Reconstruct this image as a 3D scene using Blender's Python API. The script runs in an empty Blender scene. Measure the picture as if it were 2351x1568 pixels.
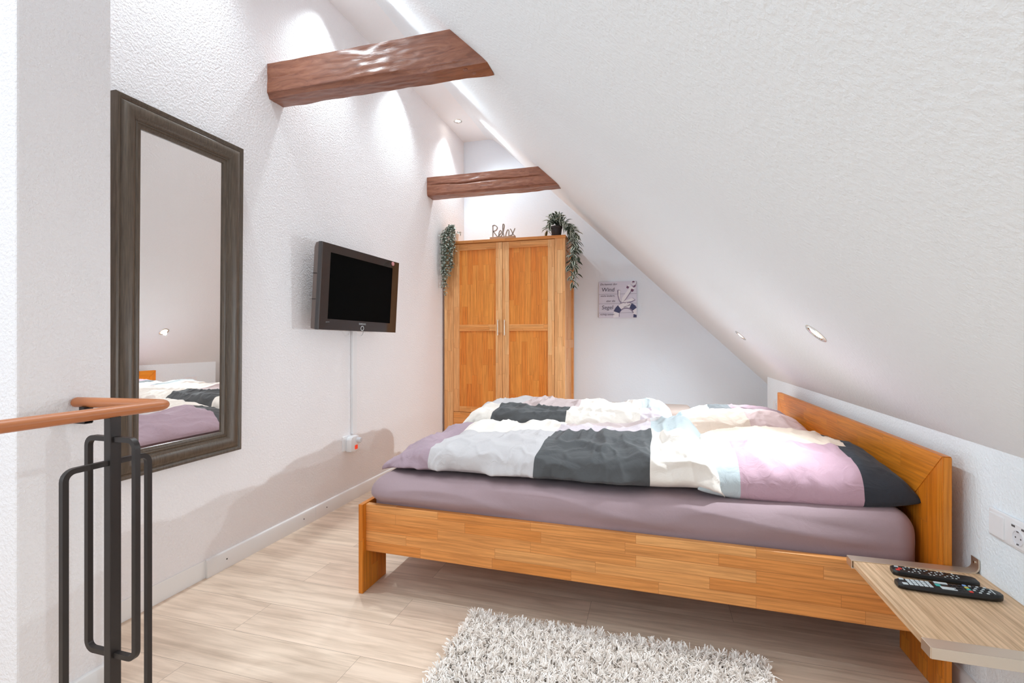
import bpy, bmesh, math, random
from mathutils import Vector, Matrix, noise
random.seed(7)
C = bpy.context.scene.collection
PI = math.pi
R = math.radians

# ------------------------------------------------------------------ materials
def lin(c):
    return tuple(((v/255)/12.92 if v/255 <= .04045 else ((v/255+.055)/1.055)**2.4) for v in c)

class NT:
    def __init__(s, name):
        s.m = bpy.data.materials.new(name); s.m.use_nodes = True
        s.t = s.m.node_tree; s.t.nodes.clear()
        s.out = s.n('ShaderNodeOutputMaterial'); s.b = s.n('ShaderNodeBsdfPrincipled')
        s.t.links.new(s.b.outputs[0], s.out.inputs[0])
    def n(s, typ, ins=None, **kw):
        o = s.t.nodes.new(typ)
        for k, v in kw.items(): setattr(o, k, v)
        for k, v in (ins or {}).items():
            if isinstance(v, bpy.types.NodeSocket): s.t.links.new(v, o.inputs[k])
            else: o.inputs[k].default_value = v
        return o
    def set(s, **kw):
        for k, v in kw.items():
            k = k.replace('_', ' ')
            if isinstance(v, bpy.types.NodeSocket): s.t.links.new(v, s.b.inputs[k])
            else: s.b.inputs[k].default_value = (tuple(v)+(1,) if isinstance(v, tuple) and len(v) == 3 else v)
        return s
    def mapping(s, src, scale):
        return s.n('ShaderNodeMapping', {'Vector': src, 'Scale': scale}).outputs[0]
    def mixc(s, f, a, b, mode='MIX'):
        o = s.n('ShaderNodeMix', data_type='RGBA', blend_type=mode)
        for i, v in ((0, f), (6, a), (7, b)):
            if isinstance(v, bpy.types.NodeSocket): s.t.links.new(v, o.inputs[i])
            else: o.inputs[i].default_value = v if i == 0 else tuple(v)+(1,)
        return o.outputs[2]
    def ramp(s, f, stops):
        o = s.n('ShaderNodeValToRGB', {'Fac': f}); e = o.color_ramp.elements
        while len(e) < len(stops): e.new(.5)
        for el, (p, c) in zip(e, stops): el.position = p; el.color = tuple(c)+(1,)
        return o.outputs[0]
    def bump(s, h, strength=.3, dist=.002):
        s.set(Normal=s.n('ShaderNodeBump', {'Height': h, 'Strength': strength, 'Distance': dist}).outputs[0])
        return s

def plain(name, col, rough=.5, metal=0., spec=.5, **kw):
    return NT(name).set(Base_Color=lin(col), Roughness=rough, Metallic=metal, Specular_IOR_Level=spec, **kw).m

def wall_mat(name, col, scale=95, strength=.45, dist=.004):
    t = NT(name); g = t.n('ShaderNodeNewGeometry').outputs['Position']
    a = t.n('ShaderNodeTexNoise', {'Vector': g, 'Scale': scale, 'Detail': 3., 'Roughness': .6}).outputs[0]
    r = t.n('ShaderNodeMapRange', {'Value': a, 'From Min': .38, 'From Max': .66}).outputs[0]
    return t.set(Base_Color=lin(col), Roughness=.85, Specular_IOR_Level=.25).bump(r, strength, dist).m

def stave_mat(name, c1, c2, length=.42, width=.055, rough=.38, grain=1.0):
    t = NT(name); uv = t.n('ShaderNodeUVMap').outputs[0]
    br = t.n('ShaderNodeTexBrick', {'Vector': uv, 'Color1': (0, 0, 0, 1), 'Color2': (1, 1, 1, 1), 'Mortar': (.3, .3, .3, 1),
             'Scale': 1., 'Mortar Size': .0006, 'Bias': 0., 'Brick Width': length, 'Row Height': width}, offset=.37, offset_frequency=2, squash=.8, squash_frequency=3)
    tint = br.outputs['Color']
    off = t.n('ShaderNodeVectorMath', {0: tint, 1: (7., 5., 3.)}, operation='MULTIPLY').outputs[0]
    p = t.n('ShaderNodeVectorMath', {0: uv, 1: off}, operation='ADD').outputs[0]
    g = t.n('ShaderNodeTexNoise', {'Vector': t.mapping(p, (4., 95., 1.)), 'Scale': 1., 'Detail': 5., 'Roughness': .62, 'Distortion': .5}).outputs[0]
    rings = t.n('ShaderNodeTexWave', {'Vector': t.mapping(p, (2.2, 16., 1.)), 'Scale': 1.6, 'Distortion': 6., 'Detail': 3., 'Detail Scale': 1.2}, wave_type='BANDS', bands_direction='Y').outputs['Fac']
    base = t.mixc(tint, lin(c1), lin(c2))
    gr = t.ramp(g, [(.3, (.62, .54, .45)), (.6, (1.08, 1.07, 1.06))])
    rr = t.ramp(rings, [(0., (.82, .77, .70)), (.45, (1, 1, 1))])
    col = t.mixc(.75*grain, base, t.mixc(1., base, gr, 'MULTIPLY'))
    col = t.mixc(.45*grain, col, t.mixc(1., col, rr, 'MULTIPLY'))
    col = t.mixc(br.outputs['Fac'], col, lin((178, 110, 56)))
    t.set(Base_Color=col, Roughness=rough, Specular_IOR_Level=.4)
    return t.bump(g, .12, .001).m

def fabric(name, col, rough=.9, crease=.38):
    t = NT(name); o = t.n('ShaderNodeTexCoord').outputs['Object']
    w = t.n('ShaderNodeTexNoise', {'Vector': o, 'Scale': 420., 'Detail': 2.}).outputs[0]
    m = t.n('ShaderNodeTexNoise', {'Vector': o, 'Scale': 14., 'Detail': 4.}).outputs[0]
    a = lin(col); c = t.mixc(m, tuple(v*.93 for v in a), tuple(min(1, v*1.06) for v in a))
    c = t.mixc(w, tuple(v*.9 for v in a), c)
    v = t.n('ShaderNodeTexNoise', {'Vector': o, 'Scale': 7., 'Detail': 2.}).outputs['Color']
    pv = t.n('ShaderNodeVectorMath', {0: t.n('ShaderNodeVectorMath', {0: v, 1: (.35, .35, .35)}, operation='MULTIPLY').outputs[0], 1: o}, operation='ADD').outputs[0]
    cr_ = t.n('ShaderNodeTexNoise', {'Vector': t.mapping(pv, (1., .6, 1.)), 'Scale': 13., 'Detail': 3., 'Roughness': .5}).outputs[0]
    rd = t.n('ShaderNodeMath', {0: t.n('ShaderNodeMath', {0: cr_, 1: .5}, operation='SUBTRACT').outputs[0]}, operation='ABSOLUTE').outputs[0]
    hgt = t.n('ShaderNodeMath', {0: t.n('ShaderNodeMath', {0: rd, 1: -3.}, operation='MULTIPLY').outputs[0], 1: t.n('ShaderNodeMath', {0: w, 1: .12}, operation='MULTIPLY').outputs[0]}, operation='ADD').outputs[0]
    return t.set(Base_Color=c, Roughness=rough, Specular_IOR_Level=.15, Sheen_Weight=.1).bump(hgt, crease, .006).m

M = {}
M['wall'] = wall_mat('white_textured_plaster', (245, 240, 240))
M['wall_smooth'] = wall_mat('white_smooth_paint', (238, 235, 234), 60, .04)
M['slope'] = wall_mat('white_roughcast_ceiling', (241, 245, 248), 85, .3)
M['ceil'] = wall_mat('white_ceiling_paint', (244, 243, 244), 60, .08)
M['gable'] = wall_mat('cool_white_paint', (238, 244, 251), 60, .12)
M['knee'] = wall_mat('cool_white_textured_paint', (242, 248, 252), 110, .35)
M['trim'] = plain('white_lacquer_trim', (240, 237, 235), .35)
M['oak'] = stave_mat('oiled_oak_staves', (222, 140, 66), (236, 170, 104), .40, .043)
M['oak_v'] = stave_mat('oiled_oak_panel_staves', (222, 128, 46), (232, 150, 66), .5, .055)
M['oak_light'] = stave_mat('pale_oak_frame_staves', (230, 164, 104), (240, 186, 130), .5, .05)
M['oak_head'] = stave_mat('amber_oak_staves', (212, 120, 26), (222, 138, 40), .45, .055)
def beam_mat():
    t = NT('dark_stained_timber'); o = t.n('ShaderNodeNewGeometry').outputs['Position']
    big = t.n('ShaderNodeTexNoise', {'Vector': t.mapping(o, (2.2, 7., 7.)), 'Scale': 1.5, 'Detail': 3., 'Distortion': 1.4})
    p = t.n('ShaderNodeVectorMath', {0: t.mapping(o, (3.5, 60., 60.)), 1: t.n('ShaderNodeVectorMath', {0: big.outputs['Color'], 1: (5., 5., 5.)}, operation='MULTIPLY').outputs[0]}, operation='ADD').outputs[0]
    g = t.n('ShaderNodeTexNoise', {'Vector': p, 'Scale': 1., 'Detail': 5., 'Roughness': .6}).outputs[0]
    c = t.ramp(g, [(.32, lin((122, 74, 56))), (.5, lin((142, 90, 68))), (.68, lin((156, 104, 80)))])
    c = t.mixc(.5, c, t.mixc(1., c, t.ramp(big.outputs[0], [(.35, (.75, .7, .66)), (.6, (1.08, 1.05, 1.05))]), 'MULTIPLY'))
    return t.set(Base_Color=c, Roughness=.3, Specular_IOR_Level=.55).bump(g, .38, .003).m
M['beam_old'] = beam_mat()
M['shelf'] = stave_mat('limed_oak_board', (222, 188, 152), (224, 192, 158), 30., 7., .45, 1.25)
M['iron'] = plain('black_brown_iron', (52, 46, 44), .42, .35)
M['rail_cu'] = plain('copper_brown_handrail', (184, 112, 68), .35, .0, .5)
M['steel'] = plain('brushed_nickel', (222, 206, 188), .42, .9)
M['chrome'] = plain('chrome', (225, 222, 215), .18, 1.)
M['mirror'] = plain('mirror_silver', (248, 243, 240), .0, 1.)
M['plastic_w'] = plain('white_plastic', (238, 237, 238), .35)
M['plastic_w2'] = plain('white_plastic_shade', (226, 226, 230), .4)
M['plastic_b'] = plain('black_plastic', (18, 17, 17), .4)
M['slot'] = plain('grey_slot', (96, 92, 92), .6)
M['dark'] = plain('dark_slot', (30, 28, 28), .6)
M['screen'] = plain('matt_black_screen', (3, 3, 3), .85, 0, .08)
M['bezel'] = plain('gloss_brown_black_bezel', (44, 28, 21), .06, 0, .7)
M['tvside'] = plain('brown_grey_tv_shell', (112, 98, 92), .4)
M['tvedge'] = plain('dark_grey_edge', (70, 66, 66), .35)
M['red'] = plain('red_rocker', (196, 52, 30), .4, Emission_Color=lin((230, 60, 30))+(1,), Emission_Strength=.25)
M['redkey'] = plain('red_key', (214, 60, 52), .5)
M['greenkey'] = plain('turquoise_key', (70, 180, 170), .5)
M['yellowkey'] = plain('yellow_key', (214, 200, 90), .5)
M['bluekey'] = plain('blue_key', (120, 160, 215), .5)
M['key'] = plain('pale_key', (205, 214, 216), .5)
M['keydark'] = plain('dark_key', (48, 48, 50), .5)
M['sticker'] = plain('rose_sticker', (206, 140, 140), .4)
M['lilac'] = fabric('lilac_cotton', (180, 156, 166))
M['grey'] = fabric('pale_grey_cotton', (208, 202, 202))
M['char'] = fabric('charcoal_cotton', (90, 90, 91))
M['charb'] = fabric('blue_charcoal_cotton', (60, 62, 68))
M['white'] = fabric('cream_white_cotton', (246, 236, 226))
M['ice'] = fabric('ice_blue_cotton', (194, 202, 204))
M['taupe'] = fabric('taupe_cotton', (208, 188, 186))
M['lav'] = fabric('lavender_cotton', (222, 208, 213))
M['mauve'] = fabric('mauve_cotton', (198, 162, 174))
M['plum'] = fabric('plum_cotton', (132, 106, 112))
M['cream'] = fabric('warm_cream_cotton', (238, 216, 198))
M['rose'] = fabric('pale_rose_cotton', (220, 190, 186))
M['sheet'] = fabric('lilac_jersey_sheet', (170, 146, 150), crease=.12)
M['uphol'] = fabric('taupe_upholstery', (166, 146, 136), crease=.05)
M['pile'] = plain('cream_wool_pile', (255, 247, 240), .95, 0, .1)
M['backing'] = fabric('cream_rug_backing', (208, 198, 188))
M['pot_b'] = plain('black_plant_pot', (46, 38, 38), .5)
M['pot_w'] = plain('white_plant_pot', (232, 224, 216), .5)
M['leaf'] = plain('deep_green_leaf', (58, 74, 56), .5)
M['leaf2'] = plain('grey_green_leaf', (92, 106, 92), .55)
M['leafw'] = plain('cream_leaf_margin', (216, 222, 208), .55)
M['sign'] = plain('whitewashed_wood_letters', (176, 162, 152), .7)
M['signb'] = stave_mat('whitewashed_wood_bar', (204, 168, 138), (210, 176, 148), 5., .5, .6)
M['ink'] = plain('dark_violet_ink', (92, 86, 106), .7)
M['p_bg'] = plain('pale_lilac_board', (222, 221, 236), .7)
M['p_line'] = plain('grey_board_joint', (140, 140, 158), .7)
M['p_white'] = plain('white_anchor_paint', (240, 239, 246), .7)
M['p_shade'] = plain('grey_anchor_side', (150, 142, 166), .7)
M['p_navy'] = plain('navy_band', (72, 78, 116), .7)
M['p_plum'] = plain('plum_stock_cap', (118, 82, 112), .7)
M['bulb'] = plain('lamp_glow', (255, 250, 240), .5, Emission_Color=(1, .95, .86, 1), Emission_Strength=14.)

def frame_mat():
    t = NT('black_brown_frame_wood'); o = t.n('ShaderNodeTexCoord').outputs['Object']
    n = t.n('ShaderNodeTexNoise', {'Vector': t.mapping(o, (60., 60., 4.)), 'Scale': 3., 'Detail': 4.}).outputs[0]
    c = t.ramp(n, [(.3, lin((74, 61, 49))), (.7, lin((100, 85, 70)))])
    return t.set(Base_Color=c, Roughness=.38).bump(n, .15, .001).m
M['frame'] = frame_mat()

def floor_mat():
    t = NT('ashy_oak_laminate'); uv = t.n('ShaderNodeUVMap').outputs[0]
    br = t.n('ShaderNodeTexBrick', {'Vector': uv, 'Color1': (0, 0, 0, 1), 'Color2': (1, 1, 1, 1), 'Mortar': (.2, .2, .2, 1),
             'Scale': 1., 'Mortar Size': .0005, 'Brick Width': 1.28, 'Row Height': .193}, offset=.43, offset_frequency=2)
    tint = br.outputs['Color']
    off = t.n('ShaderNodeVectorMath', {0: tint, 1: (9., 6., 3.)}, operation='MULTIPLY').outputs[0]
    p = t.n('ShaderNodeVectorMath', {0: uv, 1: off}, operation='ADD').outputs[0]
    g = t.n('ShaderNodeTexNoise', {'Vector': t.mapping(p, (2.6, 46., 1.)), 'Scale': 1., 'Detail': 6., 'Roughness': .62, 'Distortion': .7}).outputs[0]
    big = t.n('ShaderNodeTexNoise', {'Vector': t.mapping(p, (1.3, 6., 1.)), 'Scale': 1.4, 'Detail': 3., 'Distortion': 1.2}).outputs[0]
    kn = t.n('ShaderNodeTexVoronoi', {'Vector': t.mapping(p, (1.7, 4.6, 1.)), 'Scale': 1., 'Randomness': 1.}).outputs['Distance']
    base = t.mixc(tint, lin((226, 202, 182)), lin((233, 212, 192)))
    c = t.mixc(.8, base, t.mixc(1., base, t.ramp(g, [(.3, (.74, .69, .64)), (.6, (1.07, 1.06, 1.05))]), 'MULTIPLY'))
    c = t.mixc(.55, c, t.mixc(1., c, t.ramp(big, [(.36, (.8, .75, .71)), (.56, (1.04, 1.03, 1.02))]), 'MULTIPLY'))
    c = t.mixc(t.ramp(kn, [(.012, (.75,)*3), (.05, (0,)*3)]), c, lin((104, 72, 52)))
    c = t.mixc(br.outputs['Fac'], c, lin((120, 94, 76)))
    return t.set(Base_Color=c, Roughness=.42, Specular_IOR_Level=.35).bump(g, .08, .001).m
M['floor'] = floor_mat()

# ------------------------------------------------------------------ mesh building
class MB:
    """collects geometry in room coordinates (or root-local with local=True) and links it as one mesh object"""
    def __init__(s, mats, grain=None):
        s.bm = bmesh.new(); s.mats = mats if isinstance(mats, list) else [mats]; s.grain = grain; s.mi = 0
        s.keepuv = False
    def face(s, vs):
        try: f = s.bm.faces.new(vs)
        except ValueError: return None
        f.material_index = s.mi; return f
    def poly(s, pts):
        return s.face([s.bm.verts.new(p) for p in pts])
    def box(s, a, b, bev=0., seg=2):
        a, b = Vector(a), Vector(b)
        v = [s.bm.verts.new((x, y, z)) for x in (a.x, b.x) for y in (a.y, b.y) for z in (a.z, b.z)]
        fs = [s.face([v[i] for i in q]) for q in ((0,1,3,2),(4,6,7,5),(0,4,5,1),(2,3,7,6),(0,2,6,4),(1,5,7,3))]
        if bev:
            es = list({e for f in fs for e in f.edges})
            r = bmesh.ops.bevel(s.bm, geom=es, offset=bev, segments=seg, affect='EDGES', profile=.5)
            for f in r['faces']: f.material_index = s.mi
        return s
    def prism(s, pts, axis, a, b, bev=0.):
        """polygon pts in the two axes other than axis (cyclic order), extruded a..b"""
        def mk(p, t):
            return {'x': (t, p[0], p[1]), 'y': (p[0], t, p[1]), 'z': (p[0], p[1], t)}[axis]
        A = [s.bm.verts.new(mk(p, a)) for p in pts]; B = [s.bm.verts.new(mk(p, b)) for p in pts]
        fs = [s.face(A), s.face(B[::-1])]; n = len(pts)
        for i in range(n): fs.append(s.face([A[i], B[i], B[(i+1) % n], A[(i+1) % n]]))
        if bev:
            es = list({e for f in fs if f for e in f.edges})
            bmesh.ops.bevel(s.bm, geom=es, offset=bev, segments=2, affect='EDGES', profile=.5)
        return s
    def tube(s, path, r, n=10, prof=None, closed=False, cap=True, up=None):
        P = [Vector(p) for p in path]; rings = []; N = len(P)
        pr = prof or [(r*math.cos(2*PI*k/n), r*math.sin(2*PI*k/n)) for k in range(n)]
        t0 = None; u = None
        for i in range(N):
            if closed: t = (P[(i+1) % N]-P[i-1]).normalized()
            else: t = (P[min(i+1, N-1)]-P[max(i-1, 0)]).normalized()
            if u is None:
                u = (Vector(up) if up else (Vector((0, 0, 1)) if abs(t.z) < .9 else Vector((1, 0, 0))))
            u = (u-t*u.dot(t)).normalized(); w = t.cross(u)
            k = 1.
            if prof and 0 < i < N-1 or (prof and closed):
                d1 = (P[i]-P[i-1]).normalized(); c = max(.5, d1.dot(t)); 
            rr = r[i]/r[0] if isinstance(r, (list, tuple)) else 1.
            rings.append([s.bm.verts.new(P[i]+(u*a+w*b)*rr) for a, b in pr])
        m = len(pr)
        for i in range(N if closed else N-1):
            A, B = rings[i], rings[(i+1) % N]
            for k in range(m): s.face([A[k], A[(k+1) % m], B[(k+1) % m], B[k]])
        if cap and not closed: s.face(rings[0][::-1]); s.face(rings[-1])
        return s
    def lathe(s, prof, c=(0, 0, 0), n=24, axis=None):
        """prof (r,z) list around a vertical axis at c, or around direction axis"""
        c = Vector(c); q = Vector((0, 0, 1)).rotation_difference(Vector(axis)) if axis else None
        rings = []
        for r, z in prof:
            ring = []
            for k in range(n):
                p = Vector((r*math.cos(2*PI*k/n), r*math.sin(2*PI*k/n), z))
                ring.append(s.bm.verts.new(c+(q @ p if q else p)))
            rings.append(ring)
        for A, B in zip(rings, rings[1:]):
            for k in range(n): s.face([A[k], A[(k+1) % n], B[(k+1) % n], B[k]])
        if prof[0][0] > 1e-6: s.face(rings[0][::-1])
        if prof[-1][0] > 1e-6: s.face(rings[-1])
        return s
    def grid(s, fn, nu, nv, wrapv=False, mat=None):
        V = [[s.bm.verts.new(fn(i/nu, j/nv)) for j in range(nv if wrapv else nv+1)] for i in range(nu+1)]
        for i in range(nu):
            for j in range(nv):
                j2 = (j+1) % nv if wrapv else j+1
                f = s.face([V[i][j], V[i+1][j], V[i+1][j2], V[i][j2]])
                if f and mat: f.material_index = mat((i+.5)/nu, (j+.5)/nv)
        return V
    def text(s, body, size, place, shear=0., extrude=.0, align='LEFT', bold=0.):
        cu = bpy.data.curves.new('t', 'FONT'); cu.body = body; cu.size = size; cu.shear = shear
        cu.extrude = extrude; cu.align_x = align; cu.offset = bold; cu.resolution_u = 3
        o = bpy.data.objects.new('t', cu); C.objects.link(o)
        dg = bpy.context.evaluated_depsgraph_get(); me = bpy.data.meshes.new_from_object(o.evaluated_get(dg))
        base = len(s.bm.verts)
        vs = [s.bm.verts.new(place(v.co)) for v in me.vertices]
        for p in me.polygons: s.face([vs[i] for i in p.vertices])
        bpy.data.objects.remove(o); bpy.data.curves.remove(cu); bpy.data.meshes.remove(me)
        return s
    def build(s, name, parent=None, smooth=False, local=False, angle=40, recalc=True, label=None):
        bm = s.bm
        if recalc: bmesh.ops.recalc_face_normals(bm, faces=bm.faces[:])
        if s.grain is not None:
            uvl = bm.loops.layers.uv.new('UVMap'); g = s.grain; ou, ov = random.random()*3, random.random()*3
            for f in bm.faces:
                n = [abs(v) for v in f.normal]; a = n.index(max(n)); o = [i for i in range(3) if i != a]
                if g in o: u = g; v = o[0] if o[1] == g else o[1]
                else: u, v = o
                for l in f.loops: l[uvl].uv = (l.vert.co[u]+ou, l.vert.co[v]+ov)
        if smooth:
            for f in bm.faces: f.smooth = True
            lim = math.cos(R(angle))
            for e in bm.edges:
                if len(e.link_faces) == 2 and e.link_faces[0].normal.dot(e.link_faces[1].normal) < lim: e.smooth = False
        lo = Vector((min(v.co[i] for v in bm.verts) for i in range(3))); hi = Vector((max(v.co[i] for v in bm.verts) for i in range(3)))
        c = (lo+hi)/2
        bmesh.ops.translate(bm, verts=bm.verts[:], vec=-c)
        me = bpy.data.meshes.new(name); bm.to_mesh(me); bm.free()
        for m in s.mats: me.materials.append(m)
        o = bpy.data.objects.new(name, me); C.objects.link(o)
        if parent:
            o.parent = parent
            if local: o.location = c
            else:
                w = Vector(parent.get('_w', (0, 0, 0))); o.location = c-w
                o['_w'] = tuple(c)
        else:
            o.location = c
        o['_w'] = tuple(c) if not local else (0, 0, 0)
        if label: o['label'] = label
        return o

def thing(name, label, cat, loc=(0, 0, 0), rot=(0, 0, 0), group=None):
    o = bpy.data.objects.new(name, None); C.objects.link(o); o.location = loc; o.rotation_euler = rot
    o.empty_display_size = .05
    o['label'] = label; o['category'] = cat; o['_w'] = tuple(loc)
    if group: o['group'] = group
    return o
def tag(o, label, cat, group=None):
    o['label'] = label; o['category'] = cat
    if group: o['group'] = group
    return o
def struct(mb, name, **kw):
    o = mb.build(name, **kw); o['kind'] = 'structure'; return o

# ------------------------------------------------------------------ room dimensions
XL, YB, ZC = -1.98, 4.99, 3.27          # left wall, far gable wall, flat ceiling
XK, YK = .93, 4.47                      # knee wall face and its far end
SL = .965                               # slope of the roof: z falls .965 per metre of x
def zs(x): return 1.883-SL*(x+.201)
XS = -.201-(ZC-1.883)/SL                # where the roof slope meets the flat ceiling
YN = -2.4                               # gable behind the camera
XE = 1.9
NS = Vector((-SL, 0, -1)).normalized()  # inward normal of the slope

b = MB(M['floor'], grain=0); b.box((-2.7, YN-.1, -.1), (XE+.2, YB+.1, 0)); struct(b, 'floor')
b = MB(M['wall']); b.box((XL-.15, 1.0, 0), (XL, YB+.1, ZC+.1)); struct(b, 'wall_left')
b = MB(M['wall']); b.box((-2.56, .896, 0), (-1.655, 1.137, ZC+.05), .006); struct(b, 'wall_pillar')
b = MB(M['gable']); b.box((XL+.001, YB, 0), (XE, YB+.12, ZC+.1)); struct(b, 'wall_back')
b = MB(M['ceil']); b.box((-2.7, YN, ZC), (XS+.03, YB, ZC+.12)); struct(b, 'ceiling')
# sloped ceiling: slab with a soft radius where it turns into the flat strip
pts = [(XS-.06, ZC-.001), (XS+.0, ZC-.012), (XS+.05, zs(XS+.05)-.006), (XS+.1, zs(XS+.1))]
pts += [(XE, zs(XE)), (XE+.1, zs(XE)+.12), (XS+.05, ZC+.12), (XS-.06, ZC+.1)]
b = MB(M['slope']); b.prism(pts, 'y', YN, YB, 0); struct(b, 'ceiling_slope', smooth=True, angle=30)
b = MB(M['knee']); b.prism([(XK, 0), (XK, zs(XK)), (XK+.2, zs(XK+.2)), (XK+.2, 0)], 'y', YN, YK); struct(b, 'wall_right')
b = MB(M['wall']); b.box((-2.7, YN-.12, 0), (XE, YN, ZC)); struct(b, 'wall_front')
# stair-side wall; its unseen window is added to hold the fill light
b = MB(M['wall']); wy0, wy1, wz0, wz1 = -1.9, -.35, .85, 2.15
for p, q in (((-2.7, YN, 0), (-2.55, wy0, ZC+.1)), ((-2.7, wy1, 0), (-2.55, .95, ZC+.1)), ((-2.7, wy0, 0), (-2.55, wy1, wz0)), ((-2.7, wy0, wz1), (-2.55, wy1, ZC+.1))):
    b.box(p, q)
struct(b, 'wall_stair')
b = MB(M['trim'])
for y in (wy0, (wy0+wy1)/2-.03, wy1-.06): b.box((-2.67, y, wz0), (-2.61, y+.06, wz1), .004)
for z in (wz0, wz1-.06): b.box((-2.668, wy0, z), (-2.612, wy1, z+.06), .004)
struct(b, 'added_window_1')  # window frame out of view, added around the fill light

# skirting boards
def skirt(name, x0, x1, y0, y1, h, side):
    b = MB(M['trim'])
    if side == 'x+': b.prism([(x0, 0), (x1, 0), (x1, h-.012), (x1-.004, h-.003), (x1-.009, h), (x0, h)], 'y', y0, y1)
    if side == 'x-': b.prism([(x1, 0), (x0, 0), (x0, h-.012), (x0+.004, h-.003), (x0+.009, h), (x1, h)], 'y', y0, y1)
    if side == 'y-': b.prism([(y1, 0), (y0, 0), (y0, h-.012), (y0+.004, h-.003), (y0+.009, h), (y1, h)], 'x', x0, x1)
    return struct(b, name, smooth=True, angle=35)
bl = skirt('baseboard_left', XL, XL+.016, 1.763, 2.5145, .083, 'x+')
bl2 = skirt('baseboard_left.001', XL, XL+.016, 2.5155, YB, .083, 'x+')
for o, y in ((bl, 1.87), (bl, 2.41), (bl2, 2.62)):
    b = MB(M['dark']); b.lathe([(.0035, 0), (.0035, .0012), (0, .0014)], (XL+.016, y, .045), 10, (1, 0, 0)); b.build('screw', o)
skirt('baseboard_stair', -1.655, -1.640, .896, 1.152, .083, 'x+')
skirt('baseboard_right', XK-.015, XK, -1.5, YK, .08, 'x-')
skirt('baseboard_back', XL+.016, XK, YB-.015, YB, .083, 'y-')
b = MB(M['trim']); b.box((XL, 1.137, 0), (XL+.004, 1.763, .083), .001)
struct(b, 'trim_1')

# ------------------------------------------------------------------ timber beams
def beam(label, y0, y1, z0, z1, ch, plugs, cracks):
    b = MB(M['beam_old'], grain=0)
    x0 = XL
    ny, nx = 10, 70
    prof = []
    loop = [(y0, z1), (y0, z0+ch), (y0+ch*.55, z0), (y1, z0), (y1, z1)]
    for (ya, za), (yb, zb) in zip(loop, loop[1:]+loop[:1]):
        k = max(2, int(math.hypot(yb-ya, zb-za)/.005))
        prof += [(ya+(yb-ya)*i/k, za+(zb-za)*i/k) for i in range(k)]
    n = len(prof)
    def f(u, v):
        y, z = prof[int(round(v*n)) % n]
        xe = -.201-(z-1.883)/SL
        x = x0+(xe-x0)*u
        w = noise.noise((x*5, y*9, z*9))*.004+noise.noise((x*14, y*40, z*40))*.0022
        gr = (1-abs(noise.noise((x*3+4, y*26, z*26+y0))))*.0025
        d = w+gr
        for (cx0, cx1, cz, cd) in cracks:
            t = (x-cx0)/(cx1-cx0)
            if 0 <= t <= 1 and y < y0+.01:
                zz = cz+.012*noise.noise((x*4, 3, y0))
                d -= cd*math.exp(-((z-zz)/.0045)**2)*math.sin(PI*min(1, t*1.0))**.4
        yc, zc = (y0+y1)/2, (z0+z1)/2
        return Vector((x, y-d if y <= y0+.001 else (y+d if y >= y1-.001 else y), z-d if z <= z0+.001 else z))
    b.grid(f, 190, n, wrapv=True)
    o = b.build('ceiling_beam', smooth=True, angle=55)
    tag(o, label, 'beam', 'timber beams under the slope')
    for px, py in plugs:
        p = MB(M['beam_old'], grain=0); p.lathe([(.011, -.006), (.011, .002), (.008, .0045), (0, .0055)], (px, py, z0-.001), 14, (0, 0, -1)); p.build('wooden_plug', o, smooth=True)
    return o
beam('larger dark brown timber beam running from left wall to slope above mirror', 2.145, 2.262, 2.402, 2.58, .022, [(-.86, 2.185), (-.83, 2.225)], [(-1.97, -1.8, 2.51, .006)])
beam('smaller cracked brown timber beam above the wardrobe', 4.075, 4.2, 2.42, 2.59, .018, [], [(-1.97, -.9, 2.515, .014)])

# ------------------------------------------------------------------ downlights
def downlight(label, pos, nrm, r=.042):
    nrm = Vector(nrm); q = Vector((0, 0, 1)).rotation_difference(nrm)
    t = thing('recessed_downlight', label, 'light', pos, q.to_euler(), 'recessed downlights')
    b = MB(M['chrome']); b.lathe([(r, -.002), (r, .003), (r-.004, .0055), (r-.012, .005), (r-.015, .002), (r-.016, -.001)], (0, 0, 0), 32); b.build('trim_ring', t, smooth=True, local=True)
    b = MB(M['bulb']); b.lathe([(r-.016, -.001), (r-.02, .0015), (r-.03, .003), (0, .0035)], (0, 0, 0), 24); b.build('bulb', t, smooth=True, local=True)
def spot(pos, dr, energy, size, blend, col, rad=.02):
    l = bpy.data.lights.new('lamp', 'SPOT'); l.energy = energy; l.spot_size = R(size); l.spot_blend = blend; l.color = col; l.shadow_soft_size = rad
    o = bpy.data.objects.new('lamp', l); C.objects.link(o); o.location = pos
    o.rotation_euler = Vector(dr).to_track_quat('-Z', 'Y').to_euler()
    return o
LAMP = (.80, .93, 1.)
downlight('small recessed downlight shining in flat ceiling strip at far left', (-1.845, 4.485, ZC), (0, 0, -1))
downlight('smaller-looking recessed downlight low on the slope close to far wall', (.58, 3.565, zs(.58)), NS, .045)
downlight('larger-looking recessed downlight low on the slope above the headboard', (.585, 2.03, zs(.585)), NS, .045)
# each ceiling lamp throws a tight beam; the tilted wide spill is added room fill
for y, ew in ((-.4, 8), (.6, 12), (1.58, 17), (2.555, 16), (3.51, 16), (4.485, 14)):
    spot((-1.845, y, ZC-.03), (0, 0, -1), 14, 88, 1., LAMP, .03)
    spot((-1.845, y, ZC-.035), (.42, 0, -.9), ew, 128, .9, LAMP, .03)
for y, e in ((.49, 10), (2.03, 10.5), (3.565, 29)):
    spot(Vector((.583, y, zs(.583)))+NS*.02, NS, e, 140 if y < 3 else 168, 1. if y < 3 else .8, LAMP, .014)

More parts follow.
